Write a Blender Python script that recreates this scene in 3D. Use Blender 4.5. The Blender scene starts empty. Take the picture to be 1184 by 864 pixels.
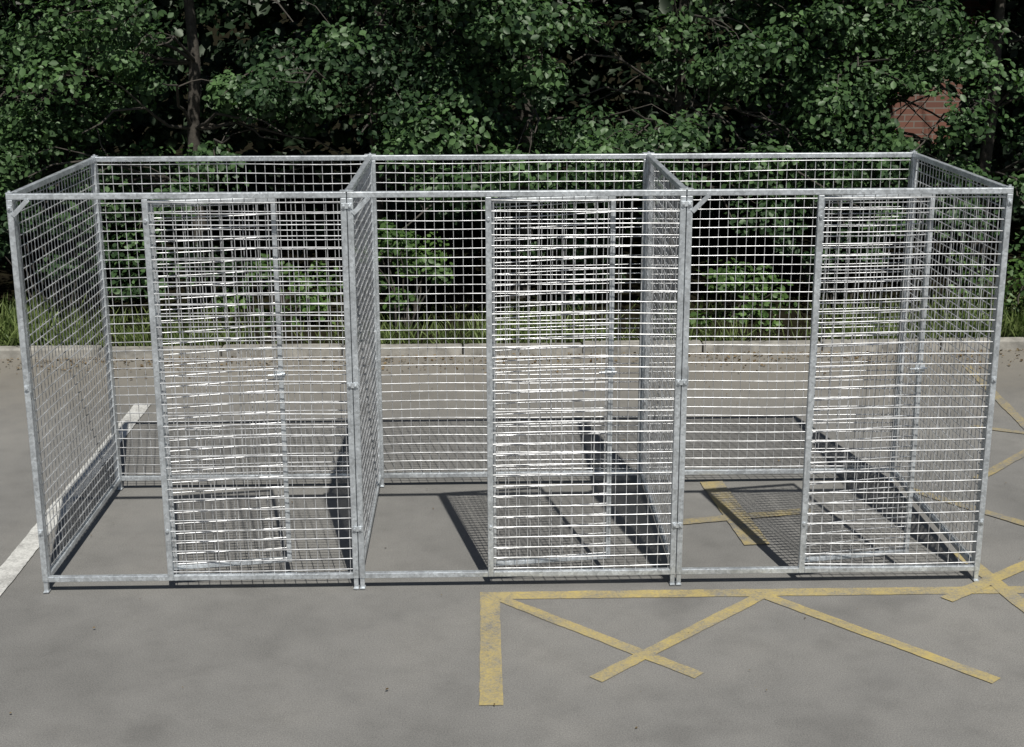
import bpy, bmesh, math, random
import numpy as np
from mathutils import Vector, Matrix
random.seed(3); rng=np.random.default_rng(5)
S=bpy.context.scene
CAM=(-0.1521,-6.0735,2.6676); PITCH,YAW,ROLL,FPX=0.2636,0.0235,-0.003,1637.75
W,X1,X2,DEP=2.168,-0.717,0.747,1.42

# ---------------- node helpers ----------------
def mat(name):
    m=bpy.data.materials.new(name); m.use_nodes=True
    nt=m.node_tree; b=nt.nodes['Principled BSDF']; return m,nt,b
def noise(nt,scale,detail=4,rough=.55,vec=None):
    n=nt.nodes.new('ShaderNodeTexNoise'); n.inputs['Scale'].default_value=scale
    n.inputs['Detail'].default_value=detail; n.inputs['Roughness'].default_value=rough
    if vec is not None: nt.links.new(vec,n.inputs['Vector'])
    return n.outputs['Fac']
def ramp(nt,fac,stops):
    r=nt.nodes.new('ShaderNodeValToRGB'); e=r.color_ramp.elements
    while len(e)<len(stops): e.new(.5)
    for el,(ps,c) in zip(e,stops):
        el.position=ps; el.color=(*c,1)
    nt.links.new(fac,r.inputs['Fac']); return r.outputs['Color']
def g3(v): return (v,v,v)
def mix(nt,fac,a,b,mode='MIX'):
    m=nt.nodes.new('ShaderNodeMix'); m.data_type='RGBA'; m.blend_type=mode
    for s,i in ((fac,0),(a,6),(b,7)):
        if isinstance(s,(int,float)): m.inputs[i].default_value=s
        elif isinstance(s,tuple): m.inputs[i].default_value=(*s,1)
        else: nt.links.new(s,m.inputs[i])
    return m.outputs[2]
def bump(nt,b,h,strength,dist=.01):
    n=nt.nodes.new('ShaderNodeBump'); n.inputs['Strength'].default_value=strength; n.inputs['Distance'].default_value=dist
    nt.links.new(h,n.inputs['Height']); nt.links.new(n.outputs[0],b.inputs['Normal'])

def asphalt_color(nt):
    pos=nt.nodes.new('ShaderNodeNewGeometry').outputs['Position']
    big=noise(nt,.7,4,.65,pos); mid=noise(nt,4.5,5,.7,pos); fine=noise(nt,170,2,.8,pos)
    c=ramp(nt,big,[(.32,(.142,.140,.133)),(.5,(.178,.175,.166)),(.68,(.205,.200,.187))])
    c=mix(nt,.5,c,ramp(nt,mid,[(.3,g3(.75)),(.5,g3(1)),(.75,g3(1.16))]),'MULTIPLY')
    c=mix(nt,.8,c,ramp(nt,fine,[(.3,g3(.6)),(.5,g3(1)),(.72,(1.45,1.43,1.38))]),'MULTIPLY')
    st=noise(nt,1.9,3,.5,pos)
    c=mix(nt,ramp(nt,st,[(.58,g3(0)),(.74,g3(.4))]),c,(.088,.086,.082))
    sp=nt.nodes.new('ShaderNodeSeparateXYZ'); nt.links.new(pos,sp.inputs[0])
    a=nt.nodes.new('ShaderNodeMath'); a.operation='MULTIPLY_ADD'; nt.links.new(mid,a.inputs[0]); a.inputs[1].default_value=1.6; nt.links.new(sp.outputs[1],a.inputs[2])
    mr=nt.nodes.new('ShaderNodeMapRange'); nt.links.new(a.outputs[0],mr.inputs[0]); mr.inputs[1].default_value=3.2; mr.inputs[2].default_value=5.2; mr.inputs[4].default_value=.7
    c=mix(nt,mr.outputs[0],c,(.21,.19,.155))
    return c,fine,pos
def asphalt_mat():
    m,nt,b=mat('asphalt'); c,fine,pos=asphalt_color(nt)
    nt.links.new(c,b.inputs['Base Color']); b.inputs['Roughness'].default_value=.92; b.inputs['Specular IOR Level'].default_value=.25
    bump(nt,b,fine,.3,.004); return m
def paint_mat(name,col,lo,hi,mx):
    m,nt,b=mat(name); c,fine,pos=asphalt_color(nt)
    n1=noise(nt,5,6,.75,pos); n2=noise(nt,90,2,.8,pos)
    a=nt.nodes.new('ShaderNodeMath'); a.operation='MULTIPLY_ADD'; nt.links.new(n2,a.inputs[0]); a.inputs[1].default_value=.6; nt.links.new(n1,a.inputs[2])
    f=ramp(nt,a.outputs[0],[(lo,g3(0)),(hi,g3(mx))])
    nt.links.new(mix(nt,f,c,col),b.inputs['Base Color']); b.inputs['Roughness'].default_value=.92; b.inputs['Specular IOR Level'].default_value=.25
    bump(nt,b,fine,.3,.004); return m
def soil_mat(name='woodland_soil'):
    m,nt,b=mat(name); pos=nt.nodes.new('ShaderNodeNewGeometry').outputs['Position']
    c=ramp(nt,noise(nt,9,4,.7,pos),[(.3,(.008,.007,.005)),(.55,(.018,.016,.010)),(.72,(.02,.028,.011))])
    nt.links.new(c,b.inputs['Base Color']); b.inputs['Roughness'].default_value=1; b.inputs['Specular IOR Level'].default_value=0; return m
def steel_mat(name,base,rough,met):
    m,nt,b=mat(name); pos=nt.nodes.new('ShaderNodeNewGeometry').outputs['Position']
    v=nt.nodes.new('ShaderNodeTexVoronoi'); v.inputs['Scale'].default_value=90; nt.links.new(pos,v.inputs['Vector'])
    c=ramp(nt,noise(nt,7,4,.7,pos),[(.3,tuple(x*.6 for x in base)),(.62,base)])
    sp=nt.nodes.new('ShaderNodeSeparateColor'); nt.links.new(v.outputs['Color'],sp.inputs[0])
    c=mix(nt,.6,c,ramp(nt,sp.outputs[0],[(0,g3(.62)),(1,g3(1.2))]),'MULTIPLY')
    nt.links.new(c,b.inputs['Base Color']); b.inputs['Metallic'].default_value=met
    rr=nt.nodes.new('ShaderNodeMapRange'); nt.links.new(sp.outputs[1],rr.inputs[0]); rr.inputs[3].default_value=rough-.08; rr.inputs[4].default_value=rough+.12
    nt.links.new(rr.outputs[0],b.inputs['Roughness']); return m
def wire_mat(name,base,rough,met):
    m,nt,b=mat(name); pos=nt.nodes.new('ShaderNodeNewGeometry').outputs['Position']
    nt.links.new(ramp(nt,noise(nt,11,3,.75,pos),[(.36,tuple(x*.5 for x in base)),(.60,base)]),b.inputs['Base Color'])
    b.inputs['Metallic'].default_value=met; b.inputs['Roughness'].default_value=rough; return m
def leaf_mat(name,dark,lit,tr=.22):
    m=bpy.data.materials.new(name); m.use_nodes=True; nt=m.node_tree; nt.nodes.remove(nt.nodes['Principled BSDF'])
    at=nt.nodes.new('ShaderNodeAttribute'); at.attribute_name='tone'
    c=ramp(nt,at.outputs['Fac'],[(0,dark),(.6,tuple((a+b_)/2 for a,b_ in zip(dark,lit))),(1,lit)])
    d=nt.nodes.new('ShaderNodeBsdfDiffuse'); nt.links.new(c,d.inputs[0])
    gl=nt.nodes.new('ShaderNodeBsdfGlossy'); gl.inputs['Roughness'].default_value=.45; gl.inputs[0].default_value=(.9,1,.85,1)
    t=nt.nodes.new('ShaderNodeBsdfTranslucent'); nt.links.new(mix(nt,1.0,c,(1.1,1.6,.5),'MULTIPLY'),t.inputs[0])
    m1=nt.nodes.new('ShaderNodeMixShader'); m1.inputs[0].default_value=.028
    nt.links.new(d.outputs[0],m1.inputs[1]); nt.links.new(gl.outputs[0],m1.inputs[2])
    ms=nt.nodes.new('ShaderNodeMixShader'); ms.inputs[0].default_value=tr
    nt.links.new(m1.outputs[0],ms.inputs[1]); nt.links.new(t.outputs[0],ms.inputs[2])
    nt.links.new(ms.outputs[0],nt.nodes['Material Output'].inputs[0]); return m
def simple(name,col,rough=.8,var=.3,sc=12,bs=.3):
    m,nt,b=mat(name); pos=nt.nodes.new('ShaderNodeNewGeometry').outputs['Position']
    n=noise(nt,sc,4,.65,pos)
    nt.links.new(ramp(nt,n,[(.3,tuple(x*(1-var) for x in col)),(.7,tuple(x*(1+var) for x in col))]),b.inputs['Base Color'])
    b.inputs['Roughness'].default_value=rough; bump(nt,b,n,bs,.01); return m

M_asph=asphalt_mat(); M_yel=paint_mat('worn_yellow_paint',(.44,.345,.12),.58,1.05,.92); M_yel2=paint_mat('faded_yellow_paint',(.40,.31,.11),.66,1.08,.75)
M_whi=paint_mat('worn_white_paint',(.60,.60,.57),.5,.92,.95)
M_soil=soil_mat(); M_tube=steel_mat('galvanised_tube',(.66,.70,.73),.37,.58); M_wire=wire_mat('galvanised_wire',(.67,.68,.69),.35,.48)
M_leafA=leaf_mat('leaf_green',(.014,.034,.014),(.095,.170,.062)); M_leafB=leaf_mat('leaf_dark',(.010,.024,.012),(.055,.105,.040))
M_leafD=leaf_mat('shaded_leaf',(.005,.011,.006),(.022,.042,.018),.1)  # darker leaf green, shade of the deep woodland painted into the colour
M_leafC=leaf_mat('weed_green',(.025,.055,.015),(.11,.19,.05)); M_grass=leaf_mat('grass_blade',(.05,.08,.02),(.20,.25,.09))
M_bark=simple('bark',(.052,.046,.038),.95,.45,25,.8); M_kerb=simple('kerb_concrete',(.25,.24,.215),.9,.45,7,.3)

# ---------------- mesh helpers ----------------
def link(o,parent=None):
    S.collection.objects.link(o)
    if parent: o.parent=parent
    return o
def empty(name):
    e=bpy.data.objects.new(name,None); e.empty_display_size=.2; S.collection.objects.link(e); return e
def obj_bm(name,bm,m,parent=None,smooth=False,bev=0):
    me=bpy.data.meshes.new(name); bm.to_mesh(me); bm.free(); me.materials.append(m)
    if smooth: me.polygons.foreach_set('use_smooth',[True]*len(me.polygons))
    o=bpy.data.objects.new(name,me); link(o,parent)
    if bev:
        b=o.modifiers.new('bevel','BEVEL'); b.width=bev; b.segments=2; b.limit_method='ANGLE'
    return o
def box(bm,x0,x1,y0,y1,z0,z1,M=None):
    vs=[Vector((x,y,z)) for x in(x0,x1) for y in(y0,y1) for z in(z0,z1)]
    if M: vs=[M@v for v in vs]
    v=[bm.verts.new(a) for a in vs]
    for f in ((0,1,3,2),(4,6,7,5),(0,4,5,1),(2,3,7,6),(0,2,6,4),(1,5,7,3)): bm.faces.new([v[i] for i in f])
def tube(bm,pts,rad,sides=6,cap=True):
    pts=[Vector(q) for q in pts]; rings=[]
    for i,q in enumerate(pts):
        d=(pts[min(i+1,len(pts)-1)]-pts[max(i-1,0)]).normalized()
        a=d.cross(Vector((0,0,1)) if abs(d.z)<.9 else Vector((1,0,0))).normalized(); b=d.cross(a)
        r=rad[i] if isinstance(rad,(list,tuple)) else rad
        rings.append([bm.verts.new(q+(a*math.cos(2*math.pi*k/sides)+b*math.sin(2*math.pi*k/sides))*r) for k in range(sides)])
    for A,B in zip(rings,rings[1:]):
        for k in range(sides): bm.faces.new((A[k],A[(k+1)%sides],B[(k+1)%sides],B[k]))
    if cap and sides>2: bm.faces.new(rings[0][::-1]); bm.faces.new(rings[-1])

# ---------------- kennel run ----------------
run=empty('dog_kennel_run')
T=.026; H=1.84; ZB=.055; WH=.0028; WV=.0019
def mesh_wires(bm,u0,u1,z0,z1,M,seed,amp=.003):
    r=random.Random(seed); ph=[r.uniform(0,6.28) for _ in range(6)]
    def dz(u,z): return amp*(math.sin(3.1*u+ph[0]+2*z)+.6*math.sin(7*u+ph[1]-3*z))
    def dn(u,z): return amp*1.6*(math.sin(2.3*u+ph[2])*math.sin(1.7*z+ph[3]))
    pitch=.05
    nz=int((z1-z0)/pitch); nu=int((u1-u0)/pitch)
    za=z0+((z1-z0)-nz*pitch)/2; ua=u0+((u1-u0)-nu*pitch)/2
    for i in range(nz+1):
        z=za+i*pitch
        if z>z1-.004: continue
        j=r.uniform(-.0022,.0022); n=max(3,int((u1-u0)/.1))
        tube(bm,[M@Vector((u0+(u1-u0)*k/n,-WH+dn(u0+(u1-u0)*k/n,z),z+j+dz(u0+(u1-u0)*k/n,z))) for k in range(n+1)],WH,6,False)
    for i in range(nu+1):
        u=ua+i*pitch
        if u<u0+.006 or u>u1-.006: continue
        n=12
        tube(bm,[M@Vector((u+dz(z0+(z1-z0)*k/n,u)*.5,WV+dn(u,z0+(z1-z0)*k/n),z0+(z1-z0)*k/n)) for k in range(n+1)],WV,6,False)
def panel(name,L,M,z0=ZB,z1=H,posts=(),meshspans=None,seed=0,t=T):
    bm=bmesh.new(); h=t/2
    box(bm,0,t,-h,h,z0,z1-t,M); box(bm,L-t,L,-h,h,z0,z1-t,M)
    box(bm,0,L,-h,h,z1-t,z1,M)
    for q in posts: box(bm,q-h,q+h,-h,h,z0,z1-t,M)
    edges=[t]+sum([[q-h,q+h] for q in posts],[])+[L-t]
    for a,b in zip(edges[::2],edges[1::2]): box(bm,a,b,-h,h,z0,z0+t,M)
    obj_bm(name+'_frame',bm,M_tube,run,bev=.003)
    bm=bmesh.new()
    for k,(a,b) in enumerate(zip(edges[::2],edges[1::2])):
        if meshspans is None or k in meshspans: mesh_wires(bm,a,b,z0+t,z1-t,M,seed+k,.0048 if 'door' in name else .003)
    obj_bm(name+'_mesh',bm,M_wire,run,smooth=True)
xs=[-W,X1,X2,W]; gap=.0015
DF=[.405,.415,.412]
for i in range(3):
    a,b=xs[i]+gap,xs[i+1]-gap; L=b-a; q=L*DF[i]
    panel(f'front_bay_{i+1}',L,Matrix.Translation((a,T/2,0)),posts=(q,),meshspans=(1,),seed=10+i)
    panel(f'back_bay_{i+1}',L,Matrix.Translation((a,DEP-T/2,0)),seed=30+i)
    dw=q-T-.018; ang=math.radians([9,8,10][i])
    Md=Matrix.Translation((a+q+.004,T+.022,0))@Matrix.Rotation(ang,4,'Z')
    panel(f'door_{i+1}',dw,Md,z0=ZB+.036,z1=H-T-.012,seed=50+i,t=.022)
    bm=bmesh.new()
    for z in (.35,.95,1.5):
        tube(bm,[(a+q+.002,T+.008,z-.03),(a+q+.002,T+.008,z+.03)],.009,10)
    box(bm,dw-.040,dw+.006,-.019,-.0115,.985,1.02,Md); tube(bm,[Md@Vector((dw-.07,-.024,1.003)),Md@Vector((dw+.012,-.024,1.003))],.005,8)
    tube(bm,[Md@Vector((dw-.04,-.024,1.003)),Md@Vector((dw-.04,-.045,1.003))],.004,8)
    box(bm,a+T+.0005,a+T+.004,.002,T-.002,.96,1.05)
    Mg=Matrix.Translation((a+T+.033,-.002,H-T-.033))@Matrix.Rotation(math.radians(-45),4,'Y')
    box(bm,-.05,.05,-.002,.002,-.010,.010,Mg)
    for z in (.3,1.72): tube(bm,[(a+q,0,z),(a+q,-.008,z)],.008,6)
    obj_bm(f'door_{i+1}_fittings',bm,M_tube,run,bev=.001)
for i,x in enumerate(xs):
    xo={0:x+T/2+gap,3:x-T/2-gap}.get(i,x)
    Ms=Matrix.Translation((xo,T+.002,0))@Matrix.Rotation(math.radians(90),4,'Z')
    panel(f'side_panel_{i+1}',DEP-2*T-.004,Ms,seed=70+i)
    bm=bmesh.new()
    for y in (T/2,DEP-T/2):
        for dx in ((-T/2-gap,T/2+gap) if i in(1,2) else (0,)):
            box(bm,xo+dx-.010,xo+dx+.010,y-.010,y+.010,.005,ZB)
            box(bm,xo+dx-.0125,xo+dx+.0125,y-.02,y+.02,.0045,.010)
    for y,s in ((-.003,-1),(DEP+.003,1)):
        for z in (.30,.98,1.78):
            w=.024 if i in (1,2) else .010
            box(bm,xo-w,xo+w,y-.0025,y+.0025,z-.012,z+.012)
            for dx in ((-.013,.013) if i in(1,2) else (0,)):
                tube(bm,[(xo+dx,y,z),(xo+dx,y+s*.010,z)],.006,6)
    for y in (T/2,DEP-T/2):
        w=.030 if i in (1,2) else .014
        box(bm,xo-w,xo+w,y-.012,y+.03,H+.0005,H+.004)
        tube(bm,[(xo,y,H),(xo,y,H+.012)],.007,6)
    obj_bm(f'joint_fittings_{i+1}',bm,M_tube,run,bev=.001)

# ---------------- ground ----------------
KY=4.36
def sheet(name,pts,z,m,parent=None):
    bm=bmesh.new(); bm.faces.new([bm.verts.new((x,y,z)) for x,y in pts]); return obj_bm(name,bm,m,parent)
sheet('ground',[(-250,-250),(250,-250),(250,300),(-250,300)],-.03,M_soil)
sheet('car_park_asphalt',[(-40,-40),(40,-40),(40,KY+.02),(-40,KY+.02)],0,M_asph)
Z=[.003]
def strips(name,segs,m):
    bm=bmesh.new()
    for a,b,w in segs:
        A=Vector((*a,Z[0])); B=Vector((*b,Z[0])); d=(B-A); L=d.length; d/=L; n=Vector((-d.y,d.x,0)); k=max(2,int(L/.03)); rows=[]
        j=[0,0]
        for i in range(k+1):
            j=[v*.6+random.uniform(-.0022,.0022) for v in j]
            rows.append([bm.verts.new(A+d*L*i/k+n*s*(w/2+j[(s+1)//2])) for s in(-1,1)])
        for p,q in zip(rows,rows[1:]): bm.faces.new((p[0],q[0],q[1],p[1]))
        Z[0]+=.0003
    obj_bm(name,bm,m)
strips('yellow_road_marking',[((-.16,-.09),(3.3,-.10),.08),((-.115,-.13),(-.12,-1.12),.09),((-.06,-.13),(.72,-.90),.065),((1.12,-.13),(.30,-.92),.065),
 ((1.14,-.13),(1.90,-.98),.065),((2.19,.35),(2.37,-1.0),.075),((3.0,.60),(1.95,-.20),.07)],M_yel)
strips('faded_road_marking',[((3.42,3.9),(3.28,2.2),.065),((2.95,2.42),(3.9,1.9),.06),((2.65,1.42),(3.5,2.3),.06),((2.2,1.28),(3.4,-.2),.065),
 ((.88,.80),(1.60,.95),.075),((1.14,1.42),(1.22,.48),.13)],M_yel2)
strips('white_parking_line',[((-2.40,-4),(-2.41,3.1),.11)],M_whi)
bm=bmesh.new(); x=-14.0; r=random.Random(4)
while x<14:
    dy=r.uniform(-.008,.008); dz=r.uniform(-.012,.004)
    box(bm,x,x+.905,KY+dy,KY+.115+dy,-.02,.075+dz); x+=.915
obj_bm('kerb',bm,M_kerb,bev=.014)
bm=bmesh.new(); nx,ny=90,40; V=[]
for j in range(ny+1):
    for i in range(nx+1):
        X=-15+30*i/nx; Y=KY+.11+12*j/ny; q=j/ny
        z=.055+.25*q+ (0 if j==0 else .05*math.sin(X*2.1+Y)+.04*math.sin(X*5.3-Y*3))
        V.append(bm.verts.new((X,Y,z)))
for j in range(ny):
    for i in range(nx):
        k=j*(nx+1)+i; bm.faces.new((V[k],V[k+1],V[k+nx+2],V[k+nx+1]))
obj_bm('soil_bank',bm,M_soil,smooth=True)

# ---------------- foliage ----------------
TPL=np.array([(0,-.5,0),(.30,-.22,.06),(.34,.12,.07),(0,.55,-.03),(-.34,.12,.07),(-.30,-.22,.06)])
def leaves(name,C,Nrm,size,m,tone,parent=None,tpl=TPL):
    n=len(C); Nrm=Nrm/np.linalg.norm(Nrm,axis=1,keepdims=True)
    t=rng.normal(size=(n,3)); t-=Nrm*(t*Nrm).sum(1,keepdims=True); t/=np.linalg.norm(t,axis=1,keepdims=True)
    b=np.cross(Nrm,t); s=size[:,None,None]
    V=C[:,None,:]+s*(tpl[None,:,0,None]*t[:,None,:]+tpl[None,:,1,None]*b[:,None,:]+tpl[None,:,2,None]*Nrm[:,None,:])
    me=bpy.data.meshes.new(name); me.vertices.add(n*6); me.vertices.foreach_set('co',V.astype(np.float32).ravel())
    F=np.array([0,1,2,3,0,3,4,5]); L=(np.arange(n)[:,None]*6+F).ravel()
    me.loops.add(n*8); me.loops.foreach_set('vertex_index',L.astype(np.int32))
    me.polygons.add(n*2); me.polygons.foreach_set('loop_start',np.arange(0,n*8,4,dtype=np.int32)); me.polygons.foreach_set('loop_total',np.full(n*2,4,dtype=np.int32))
    me.update(calc_edges=True)
    a=me.attributes.new('tone','FLOAT','POINT'); a.data.foreach_set('value',np.repeat(tone,6).astype(np.float32))
    me.materials.append(m); o=bpy.data.objects.new(name,me); link(o,parent); return o
# a thin spot in the trees in front of the brick wall, open to the sun as well
ga,gb=np.array([3.17,4.5,1.79]),np.array([5.02,10.4,1.30]); gs=gb+2.6*np.array([.27,-1.27,1.84])
def segd(C,a,b):
    d=b-a; t=np.clip(((C-a)@d)/(d@d),0,1.05); v=C-(a+t[:,None]*d); return np.linalg.norm(v*np.array([.8,1,1]),axis=1),t
def gapmask(C):
    d1,t1=segd(C,ga,gb); d2,t2=segd(C,gb,gs)
    return (d1>.19+.20*t1+.08*np.sin(C[:,0]*11+C[:,2]*9))&(d2>.36)
def clump(c,r,n,sz):
    d=rng.normal(size=(n,3)); d/=np.linalg.norm(d,axis=1,keepdims=True)
    rad=rng.random(n)**.45; P=d*rad[:,None]*r
    P[:,2]*=.6; P[:,2]-=.25*(P[:,0]**2+P[:,1]**2)/r
    nr=d*.7+rng.normal(size=(n,3))*.5+np.array([0,-.45,.65])
    base=rng.random()*.45
    return c+P,nr,sz*rng.uniform(.45,1.25,n),np.clip(base+rng.random(n)**1.6*.62,0,1)
def gather(name,cl,m,parent):
    C,Nn,Zz,Tn=[np.concatenate([k[i] for k in cl]) for i in range(4)]
    k=gapmask(C)&(C[:,2]>.08)&(C[:,1]>KY-.3); leaves(name,C[k],Nn[k],Zz[k],m,Tn[k],parent)
def limb(bm,a,b,r0,r1,n=6,wob=.08):
    a=Vector(a); b=Vector(b); L=(b-a).length; pts=[]; rr=[]
    for k in range(n+1):
        t=k/n; q=a.lerp(b,t)+Vector((0,0,1))*(.18*L*math.sin(math.pi*t)*.6)
        if 0<k<n: q+=Vector([random.uniform(-wob,wob)*L for _ in range(3)])*.5
        pts.append(q); rr.append(r0+(r1-r0)*t)
    tube(bm,pts,rr,5,False); return pts
def hollow(q):   # large-scale unevenness: pockets with no foliage between the sprays
    v=math.sin(1.9*q.x+.8*q.z+.6)+math.sin(3.7*q.x-2.9*q.z+1.3)+.8*math.sin(5.3*q.z+1.1*q.x+q.y)+.5*math.sin(7.1*q.x+4*q.z)
    return v<-.55
def tree(x,y,h,R,zlow,nl,m,tr=.07,lf=210,sz=.058):
    e=empty('deciduous_tree'); bm=bmesh.new(); cl=[]
    lean=Vector((random.uniform(-.5,.5),random.uniform(-.4,.3),0)); n=10; tp=[]
    for k in range(n+1):
        t=k/n; tp.append(Vector((x,y,-.05))+lean*t+Vector((random.uniform(-.05,.05),random.uniform(-.05,.05),h*.9*t)))
    tube(bm,tp,[tr*(1-.8*k/n)+(.05 if k==0 else 0) for k in range(n+1)],8,False)
    for i in range(nl):
        zf=((i+.5)/nl)**1.4*(1-zlow/h)+zlow/h; k=min(n-1,int(zf/.9*n)); a=tp[k]
        an=random.uniform(0,2*math.pi)
        if random.random()<.6: an=random.uniform(-2.6,-.5)
        l=R*random.uniform(.55,1.1)*(1-.35*zf); b=a+Vector((math.cos(an)*l,math.sin(an)*l,random.uniform(-.25,.45)*l))
        b.y=max(b.y,KY+.35+.35*max(0,b.z-3)); b.z=max(b.z,.9)
        pts=limb(bm,a,b,tr*.30*(1-.6*zf),.005)
        for s in range(5):
            q=pts[random.choice([2,3,4,5,6])]+Vector([random.uniform(-.4,.4) for _ in range(3)])
            q.y=max(q.y,KY+.3)
            if q.z<3.4 and q.y<7.2 and hollow(q): continue
            if q.z<1.1 and random.random()<.66: continue
            high=q.z>3.4
            limb(bm,pts[3],q,.007,.0025,4)
            cl.append(clump(np.array(q),random.uniform(.17,.42),int((lf*.28 if high else lf)*random.uniform(.5,1.3)),sz*(1.6 if high else 1)))
    obj_bm('trunk_and_limbs',bm,M_bark,e,smooth=True); gather('crown_leaves',cl,m,e)
for a in [(-7.6,7.0,7,2,1.3,20,M_leafA),(-5.2,6.2,6.3,1.9,1.2,30,M_leafA),(-3.7,6.8,6.5,2,1.3,36,M_leafA),(-2.5,5.9,6,1.7,1.3,36,M_leafA),(-1.1,6.5,6.4,1.9,1.3,38,M_leafB),
          (.2,6.0,6.2,1.8,1.3,38,M_leafA),(1.5,6.3,6.5,1.9,1.2,36,M_leafA),(2.9,6.6,6.4,1.9,1.3,36,M_leafA),(4.3,6.3,6.3,1.8,1.2,34,M_leafA),(5.9,6.6,6.6,1.9,1.2,24,M_leafB),(8.2,7.0,7,2,1.3,18,M_leafA)]:
    tree(*a)
def shrub(x,y,h,R,nc,m,sz=.05,lf=120,name='shrub'):
    e=empty(name); bm=bmesh.new(); cl=[]
    for i in range(nc):
        an=random.uniform(0,6.28); rr=R*math.sqrt(random.random()); q=Vector((x+rr*math.cos(an),max(KY+.22,y+rr*.7*math.sin(an)),.12+h*random.random()**.8))
        limb(bm,(x+random.uniform(-.1,.1),y+random.uniform(-.1,.1),.03),q,.010,.003,5)
        cl.append(clump(np.array(q),random.uniform(.12,.26),int(lf*random.uniform(.5,1.2)),sz))
    obj_bm('stems',bm,M_bark,e); gather('leaves',cl,m,e)
for a in [(-5.2,5.3,1.5,.8,20,M_leafA),(-3.6,5.4,.9,.6,12,M_leafB),(-2.5,5.6,.6,.5,7,M_leafB),(-1.75,4.95,.5,.4,9,M_leafC),(-.75,4.95,.75,.36,13,M_leafC),(.5,5.7,.7,.5,7,M_leafB),
          (1.85,4.95,.45,.34,10,M_leafC),(2.9,5.6,.8,.5,10,M_leafB),(4.2,5.0,.5,.5,13,M_leafC),(5.4,5.5,1.7,.9,22,M_leafA)]:
    shrub(*a)
# woodland undergrowth behind, shade put into its leaf colour, closed row behind a looser one
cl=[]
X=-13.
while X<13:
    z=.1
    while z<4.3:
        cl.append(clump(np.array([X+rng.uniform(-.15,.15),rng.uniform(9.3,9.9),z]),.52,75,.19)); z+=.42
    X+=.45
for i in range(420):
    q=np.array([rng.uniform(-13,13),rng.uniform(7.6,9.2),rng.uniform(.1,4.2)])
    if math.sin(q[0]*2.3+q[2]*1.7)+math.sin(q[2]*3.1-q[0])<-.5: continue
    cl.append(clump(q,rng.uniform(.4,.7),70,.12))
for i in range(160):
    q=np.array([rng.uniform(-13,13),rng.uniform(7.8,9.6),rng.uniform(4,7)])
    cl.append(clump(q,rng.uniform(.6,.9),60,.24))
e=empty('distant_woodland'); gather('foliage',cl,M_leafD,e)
# grass
n=24000; X=rng.uniform(-9,9,n); Y=KY+.12+rng.random(n)**2*1.1; keep=(np.sin(X*1.9+1)+np.sin(X*4.7)+rng.normal(size=n)*.8>-.3)|(X>3.6)|(X<-3.6)
X,Y=X[keep],Y[keep]; n=len(X)
GT=np.array([(-.03,0,0),(.03,0,0),(.025,.5,.05),(0,1,.25),(-.0,1,.25),(-.025,.5,.05)])
up=np.stack([rng.normal(size=n)*.4,rng.normal(size=n)*.4-.15,np.ones(n)],1); up/=np.linalg.norm(up,axis=1,keepdims=True)
sd=rng.normal(size=(n,3)); sd-=up*(sd*up).sum(1,keepdims=True); sd/=np.linalg.norm(sd,axis=1,keepdims=True); nn=np.cross(sd,up)
s=(rng.uniform(.05,.2,n)*np.where(np.abs(X)>3.5,1.6,1))[:,None,None]; C=np.stack([X,Y,np.full(n,.05)],1)
V=C[:,None,:]+s*(GT[None,:,0,None]*sd[:,None,:]+GT[None,:,1,None]*up[:,None,:]+GT[None,:,2,None]*nn[:,None,:])
me=bpy.data.meshes.new('grass')
me.from_pydata(V.reshape(-1,3).tolist(),[],[(6*i,6*i+1,6*i+2,6*i+5) for i in range(n)]+[(6*i+5,6*i+2,6*i+3) for i in range(n)])
at=me.attributes.new('tone','FLOAT','POINT'); at.data.foreach_set('value',np.repeat(rng.random(n),6).astype(np.float32)); me.materials.append(M_grass)
link(bpy.data.objects.new('grass',me))
# leaf litter
n=2600; C=np.stack([rng.uniform(-8,8,n),KY-.02-np.abs(rng.normal(size=n))*.22,rng.uniform(.006,.015,n)],1)
C[:160,1]=rng.uniform(-2,4,160); C[:160,0]=rng.uniform(-4,4,160)
M_lit=leaf_mat('dead_leaf',(.05,.03,.015),(.22,.16,.09),.1)
sz=rng.uniform(.010,.032,n); sz[:160]*=.5
leaves('leaf_litter',C,rng.normal(size=(n,3))*.3+np.array([0,0,1]),sz,M_lit,rng.random(n))

# ---------------- brick house behind ----------------
m,nt,b=mat('red_brick'); tc=nt.nodes.new('ShaderNodeNewGeometry').outputs['Position']
sp=nt.nodes.new('ShaderNodeSeparateXYZ'); nt.links.new(tc,sp.inputs[0]); ad=nt.nodes.new('ShaderNodeMath'); nt.links.new(sp.outputs[0],ad.inputs[0]); nt.links.new(sp.outputs[1],ad.inputs[1])
cb=nt.nodes.new('ShaderNodeCombineXYZ'); nt.links.new(ad.outputs[0],cb.inputs[0]); nt.links.new(sp.outputs[2],cb.inputs[1])
br=nt.nodes.new('ShaderNodeTexBrick'); nt.links.new(cb.outputs[0],br.inputs['Vector']); br.inputs['Scale'].default_value=1; br.inputs['Brick Width'].default_value=.225; br.inputs['Row Height'].default_value=.075; br.inputs['Mortar Size'].default_value=.008
br.inputs['Color1'].default_value=(.19,.085,.06,1); br.inputs['Color2'].default_value=(.13,.06,.045,1); br.inputs['Mortar'].default_value=(.17,.15,.13,1)
nt.links.new(br.outputs[0],b.inputs['Base Color']); b.inputs['Roughness'].default_value=.9; M_brick=m
hs=empty('brick_house')
bm=bmesh.new(); box(bm,3.9,6,10.4,10.65,0,4.5); box(bm,7.2,10,10.4,10.65,0,4.5); box(bm,6,7.2,10.4,10.65,0,.9); box(bm,6,7.2,10.4,10.65,2.3,4.5)
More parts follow.
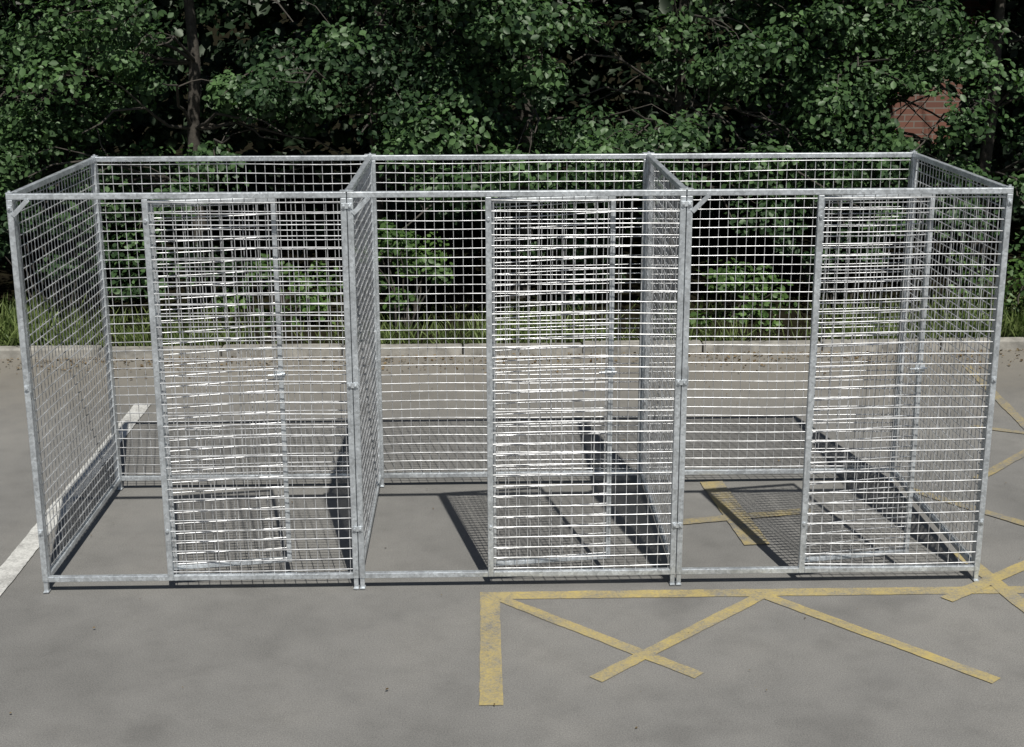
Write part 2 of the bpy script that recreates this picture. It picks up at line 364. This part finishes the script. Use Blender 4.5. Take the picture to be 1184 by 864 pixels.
box(bm,3.9,4.15,10.65,16,0,4.5); box(bm,9.75,10,10.65,16,0,4.5); box(bm,4.15,9.75,15.75,16,0,4.5); obj_bm('walls',bm,M_brick,hs)
bm=bmesh.new(); box(bm,6,7.2,10.5,10.54,.9,2.3); obj_bm('window',bm,simple('window_glass',(.03,.035,.04),.1,.1),hs)
bm=bmesh.new()
for q in(6.003,6.57,7.137): box(bm,q,q+.06,10.46,10.5,.9,2.3)
obj_bm('window_frame',bm,simple('white_frame',(.7,.7,.68),.5,.05),hs)
bm=bmesh.new(); v=[bm.verts.new(q) for q in((3.6,10.1,4.4),(10.3,10.1,4.4),(10.3,13.2,6.6),(3.6,13.2,6.6),(3.6,16.3,4.4),(10.3,16.3,4.4))]
bm.faces.new((v[0],v[1],v[2],v[3])); bm.faces.new((v[3],v[2],v[5],v[4])); obj_bm('roof',bm,simple('slate',(.07,.07,.08)),hs)

# ---------------- light, camera ----------------
sun=bpy.data.lights.new('sun','SUN'); sun.energy=5.0; sun.angle=math.radians(.5); sun.color=(1,.965,.90)
so=bpy.data.objects.new('sun',sun); S.collection.objects.link(so)
sd=Vector((-.27,1.27,-1.84)); so.rotation_euler=sd.to_track_quat('-Z','Y').to_euler(); so.location=(3,-8,15)
w=bpy.data.worlds.new('World'); S.world=w; w.use_nodes=True; nt=w.node_tree
sk=nt.nodes.new('ShaderNodeTexSky'); sk.sky_type='NISHITA'; sk.sun_disc=False
sk.sun_elevation=math.asin(1.84/sd.length); sk.sun_rotation=math.atan2(.27,-1.27)
nt.links.new(sk.outputs[0],nt.nodes['Background'].inputs[0]); nt.nodes['Background'].inputs[1].default_value=.055
f=Vector((math.sin(YAW)*math.cos(PITCH),math.cos(YAW)*math.cos(PITCH),-math.sin(PITCH)))
r0=Vector((math.cos(YAW),-math.sin(YAW),0)); u0=r0.cross(f)
r_=r0*math.cos(ROLL)+u0*math.sin(ROLL); u=u0*math.cos(ROLL)-r0*math.sin(ROLL)
cam=bpy.data.cameras.new('camera'); cam.sensor_width=36; cam.lens=FPX/1184*36; cam.clip_end=600
co=bpy.data.objects.new('camera',cam); S.collection.objects.link(co)
R=Matrix(((r_[0],u[0],-f[0]),(r_[1],u[1],-f[1]),(r_[2],u[2],-f[2])))
co.matrix_world=Matrix.Translation(Vector(CAM))@R.to_4x4()
S.camera=co
S.view_settings.view_transform='Standard'; S.view_settings.look='None'; S.view_settings.exposure=0
